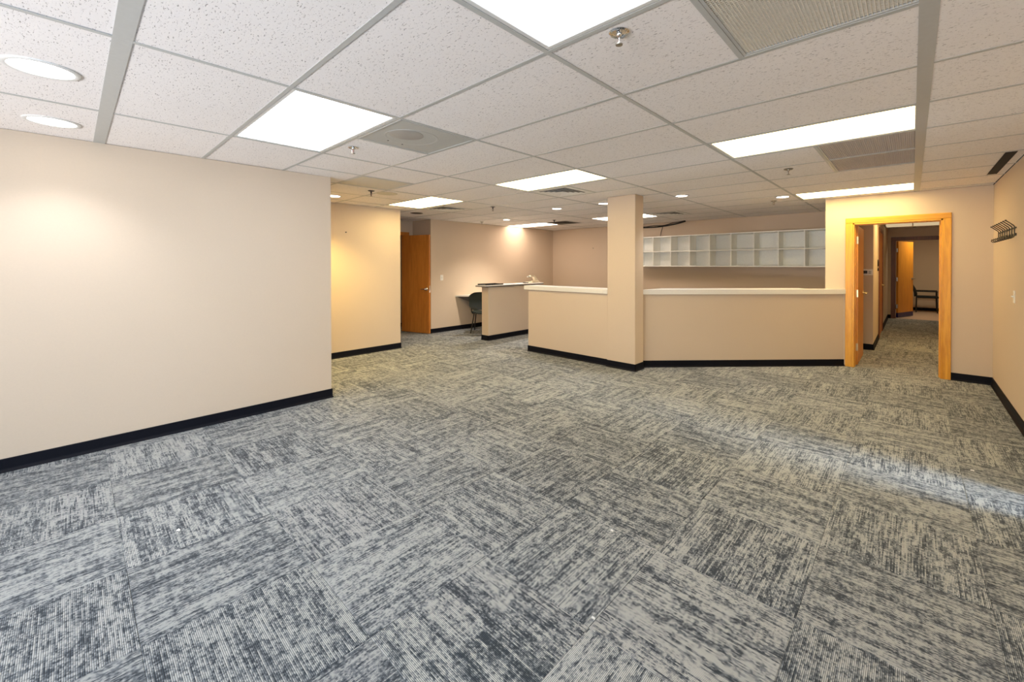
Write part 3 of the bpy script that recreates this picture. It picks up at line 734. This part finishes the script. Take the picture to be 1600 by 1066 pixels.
# corridor wrap-around light
t = thing('corridor_light', 'two-part wrap-around ceiling light seen through the oak doorway', 'ceiling light', (.02,12.4,CEIL-.003))
for x0,x1 in ((-.46,-.02),(.0,.44)):
    mbw = MB(); pr = [(-.30,0),(-.30,-.02),(-.24,-.05),(.24,-.05),(.30,-.02),(.30,0)]; k = len(pr)
    mbw.add([(x0,y,z) for y,z in pr]+[(x1,y,z) for y,z in pr], [(i,(i+1)%k,k+(i+1)%k,k+i) for i in range(k)]+[tuple(range(k))[::-1], tuple(range(k,2*k))]).build('diffuser', DIM, t)
for x0_, x1_ in ((-.02,0),(-.48,-.46),(.44,.46)): MB().box(x0_,-.305,-.055,x1_,.305,0).build('end_cap', WHITEM, t)

# ------------------------------------------------------------------ wall fittings
def switch(x, y, z, nx, label):
    t = thing('light_switch', label, 'light switch', (x,y,z))
    MB().box(0,-.035,-.057,nx*.006,.035,.057,.002).build('cover_plate', IVORY, t)
    MB().box(nx*.006,-.005,-.012,nx*.009,.005,.012).build('toggle_slot', WHITEM, t)
    MB().box(nx*.008,-.004,-.002,nx*.022,.004,.010,.001).build('toggle', IVORY, t)
    for z_ in (-.03,.03): MB().lathe([(.003,0),(.003,.001),(0,.0015)], (nx*.006,0,z_), 8, 'x').build('screw', STEEL, t)
switch(.70,5.67,1.095,-1,'white light switch on the wall by the frame edge, below the coat rack')
switch(-7.26,5.05,1.118,1,'small white light switch on the wall beside the orange door')
t = thing('thermostat', 'white wall thermostat with a dark display inside the oak doorway', 'thermostat', (-.535,8.60,1.262))
MB().box(-.075,-.028,-.05,.062,0,.05,.006).build('case', IVORY, t)
MB().box(-.058,-.030,-.022,-.008,-.0275,.025).build('display', BLACK, t)
MB().box(.005,-.031,.002,.04,-.028,.02,.001).box(.005,-.031,-.024,.04,-.028,-.006,.001).build('button', GREYM, t)
# corridor door sign / hook
t = thing('wall_hook', 'small dark looped hook on the corridor wall near the reddish door', 'hook', (-.47,9.72,1.37))
pts = [(.012+.012*math.cos(a)*0, .0+.03*math.cos(a), .045+.055*math.sin(a)) for a in [2*PI*i/20 for i in range(21)]]
MB().tube(pts, .007).build('loop', BLACK, t)
MB().lathe([(.028,0),(.028,.012),(.02,.018),(0,.02)], (0,0,-.075), 16, 'x').build('knob', BLACK, t)
MB().box(0,-.012,-.10,.006,.012,.10,.001).build('back_plate', BLACK, t)
# coat rack
t = thing('coat_rack', 'metal coat rack with a row of double wire hooks on the wall', 'coat rack', (.70,6.06,1.66))
RACK = plain('dark_wire_metal', (.10,.09,.07), .4, .8)
MB().box(-.008,-.47,-.012,0,.47,.012,.002).build('rail', RACK, t)
MB().box(-.008,-.47,.055,0,.47,.068,.002).build('rail', RACK, t)
hm = MB(); 
hm.tube([(-.060,0,-.012),(-.066,0,-.022),(-.055,0,-.034),(-.035,0,-.034),(-.016,0,-.022),(-.012,0,0),(-.012,0,.072),(-.020,0,.084),(-.064,0,.126)], .0046, 8)
hm.lathe([(0,-.008),(.006,-.006),(.008,0),(.006,.006),(0,.008)], (-.066,0,.128), 10)
hm.lathe([(0,-.007),(.005,-.005),(.007,0),(.005,.005),(0,.007)], (-.060,0,-.010), 10)
hme = hm.mesh('hook', RACK)
for i in range(8):
    o = bpy.data.objects.new('hook', hme); COL.objects.link(o); o.location = (0,-.455+i*.13,0); o.parent = t
# nails / screw holes
for x,y,z,ax,lab in ((-6.38,2.735,1.877,'x','tiny dark nail high on the yellow-lit wall'),(-5.944,8.60,1.793,'y','tiny dark nail on the back wall left of the tan column')):
    t = MB().lathe([(.010,0),(.010,.003),(.003,.004),(.003,.018),(.007,.019),(0,.021)], (0,0,0), 10, ax)
    if ax == 'y': t.v = [(p[0], -p[1], p[2]) for p in t.v]
    props(t.build('nail', DEDGE, None, (x,y,z)), lab, 'nail')
# loose cables at the ceiling
cbm = MB(); ptsc = []
for i in range(25):
    s_ = i/24; x = -5.3+s_*1.75
    ptsc.append((x, 8.50+.03*math.sin(s_*3), CEIL-.012-.10*(1-(2*s_-1)**2)*(.6+.4*s_)))
cbm.tube(ptsc, .014, 8); cbm.tube([(p[0], p[1]-.03, p[2]+.02+.01*math.sin(i)) for i, p in enumerate(ptsc)], .009, 6)
t = thing('cable_bundle', 'dark cables sagging from the ceiling above the cubby shelf', 'cable', (0,0,0))
cbm.build('cable', BLACK, t)
MB().tube([(-4.09,8.56,CEIL-.08),(-4.10,8.58,2.20),(-4.13,8.575,2.1),(-4.14,8.55,1.99)], .006, 6).build('drop_wire', DEDGE, t)

# ------------------------------------------------------------------ loose objects
# black tray on the divider
t = thing('paper_tray', 'flat black paper tray lying on the divider cap', 'tray', (-5.89,5.18,1.0125))
MB().box(-.11,-.22,0,.11,.22,.006,.002).box(-.11,-.22,.006,-.104,.22,.022).box(.104,-.22,.006,.11,.22,.022).box(-.104,.214,.006,.104,.22,.018).build('tray_body', BLACK, t)
# cream stapler
t = thing('desk_stapler', 'cream bent-arm desktop stapler standing on the far end of the divider cap', 'stapler', (-5.87,6.27,1.0125))
MB().box(-.055,-.13,0,.055,.20,.022,.005).box(-.035,.02,.022,.035,.19,.045,.006).build('base', CREAM, t)
MB().box(-.04,-.215,0,.04,-.132,.018,.003).build('anvil_plate', BLACK, t)
arm = MB(); 
pf = [(.185,.045),(.09,.045),(.055,.115),(-.045,.125),(-.045,.155),(.075,.152),(.10,.13)]
k = len(pf); arm.add([(-.028,y,z) for y,z in pf]+[(.028,y,z) for y,z in pf], [(i,(i+1)%k,k+(i+1)%k,k+i) for i in range(k)]+[tuple(range(k))[::-1], tuple(range(k,2*k))])
arm.build('arm', CREAM, t)
MB().box(-.02,-.115,.118,.02,-.046,.137,.003).build('head_tip', GREYM, t)
# scraps on the carpet
for i,(x,y,lab,s_) in enumerate(((-2.858,.356,'small white curl of paper on the carpet near the long wall',.018),(-1.165,1.855,'tiny white paper crumb on the mid carpet',.008),(-.93,1.345,'tiny white paper crumb at a carpet seam',.008),(.31,4.0,'tiny pale crumb on the carpet near the wall with the coat rack',.010))):
    sc_ = MB(); n=6
    ps = [(s_*math.cos(a), s_*.8*math.sin(a), .003+.006*abs(math.sin(2*a))) for a in [k*PI/5 for k in range(6)]]
    vs = [(x_,y_,z_) for x_,y_,z_ in ps]+[(x_*.6,y_*.6-.001,.0012) for x_,y_,z_ in ps]+[(x_,y_,z_+.001) for x_,y_,z_ in ps]+[(x_*.6,y_*.6-.001,.0022) for x_,y_,z_ in ps]
    fs = []
    for k in range(5): fs += [(k,k+1,6+k+1,6+k),(12+k,18+k,18+k+1,12+k+1),(k,12+k,12+k+1,k+1),(6+k,6+k+1,18+k+1,18+k)]
    fs += [(0,6,18,12),(5,17,23,11)]
    props(sc_.add(vs,fs).build('paper_scrap', IVORY, None, (x,y,.001)), lab, 'paper scrap')

# ------------------------------------------------------------------ chairs
def shell(w, h, curve, th, nx=10, nz=8, rnd=.35):
    # rounded, curved sheet in the xz plane with thickness along y
    vs = []; fs = []
    for side in (0,1):
        for j in range(nz+1):
            tz = j/nz; z = h*tz
            e = abs(2*tz-1); ww = w*(1-rnd*max(0,e-.45)**2*1.9)
            for i in range(nx+1):
                tx = 2*i/nx-1
                vs.append((tx*ww/2, curve*(tx*tx)+(th if side else 0)+ .03*math.sin(tz*PI)*(-1), z))
    q = (nx+1)*(nz+1)
    for j in range(nz):
        for i in range(nx):
            a0 = j*(nx+1)+i; fs.append((a0,a0+1,a0+nx+2,a0+nx+1)); b0 = a0+q; fs.append((b0+nx+1,b0+nx+2,b0+1,b0))
    for i in range(nx):
        fs.append((i,i+q,i+1+q,i+1)); o_ = nz*(nx+1)+i; fs.append((o_+1,o_+1+q,o_+q,o_))
    for j in range(nz):
        o_ = j*(nx+1); fs.append((o_+nx+1,o_+nx+1+q,o_+q,o_)); o_ += nx; fs.append((o_,o_+q,o_+nx+1+q,o_+nx+1))
    return MB().add(vs, fs, True)
# dark green plastic chair facing the desk (local +y is forward)
ca = math.atan2(.75,-.66)-PI/2
gc = thing('plastic_chair', 'dark green moulded plastic chair pushed up to the wall desk', 'chair', (-6.61,5.59,0), ca)
st_ = MB(); 
g = shell(.43,.42,.035,.014); g.xf(Matrix.Translation((0,-.20,.40)) @ Matrix.Rotation(R(-90),4,'X') @ Matrix.Scale(-1,4,(0,1,0))); g.build('seat', DGREEN, gc)
g = shell(.45,.36,.045,.014,14,12,.8); g.xf(Matrix.Translation((0,-.235,.49)) @ Matrix.Rotation(R(10),4,'X') @ Matrix.Scale(-1,4,(0,1,0))); g.build('backrest', DGREEN, gc)
for sx in (-1,1):
    MB().tube([(sx*.17,-.16,.405),(sx*.185,-.20,.44),(sx*.185,-.235,.53),(sx*.18,-.262,.66)], .011, 8).build('back_post', BLACK, gc)
    MB().tube([(sx*.15,-.12,.40),(sx*.19,-.20,.10),(sx*.205,-.235,.012)], .012, 8).build('leg', BLACK, gc)
    MB().tube([(sx*.15,.12,.40),(sx*.19,.18,.10),(sx*.20,.20,.012)], .012, 8).build('leg', BLACK, gc)
# black guest chair in the far room (faces +x)
bc = thing('guest_chair', 'black armchair with metal legs in the room beyond the corridor', 'chair', (.33,16.35,0), -PI/2)
sm2 = MB().box(-.25,-.22,.42,.25,.24,.475,.02); sm2.build('seat', FABRIC, bc)
g = shell(.46,.36,.03,.04); g.xf(Matrix.Translation((0,-.215,.47)) @ Matrix.Rotation(R(16),4,'X') @ Matrix.Scale(-1,4,(0,1,0))); g.build('backrest', FABRIC, bc)
for sx in (-1,1):
    MB().tube([(sx*.265,-.235,.012),(sx*.265,-.225,.44),(sx*.265,-.225,.56)], .014, 8).build('leg', BLACK, bc)
    MB().tube([(sx*.265,.215,.012),(sx*.265,.20,.45),(sx*.265,.20,.60)], .014, 8).build('leg', BLACK, bc)
    MB().box(sx*.265-.024,-.24,.60,sx*.265+.024,.225,.628,.01).build('armrest', BLACK, bc)
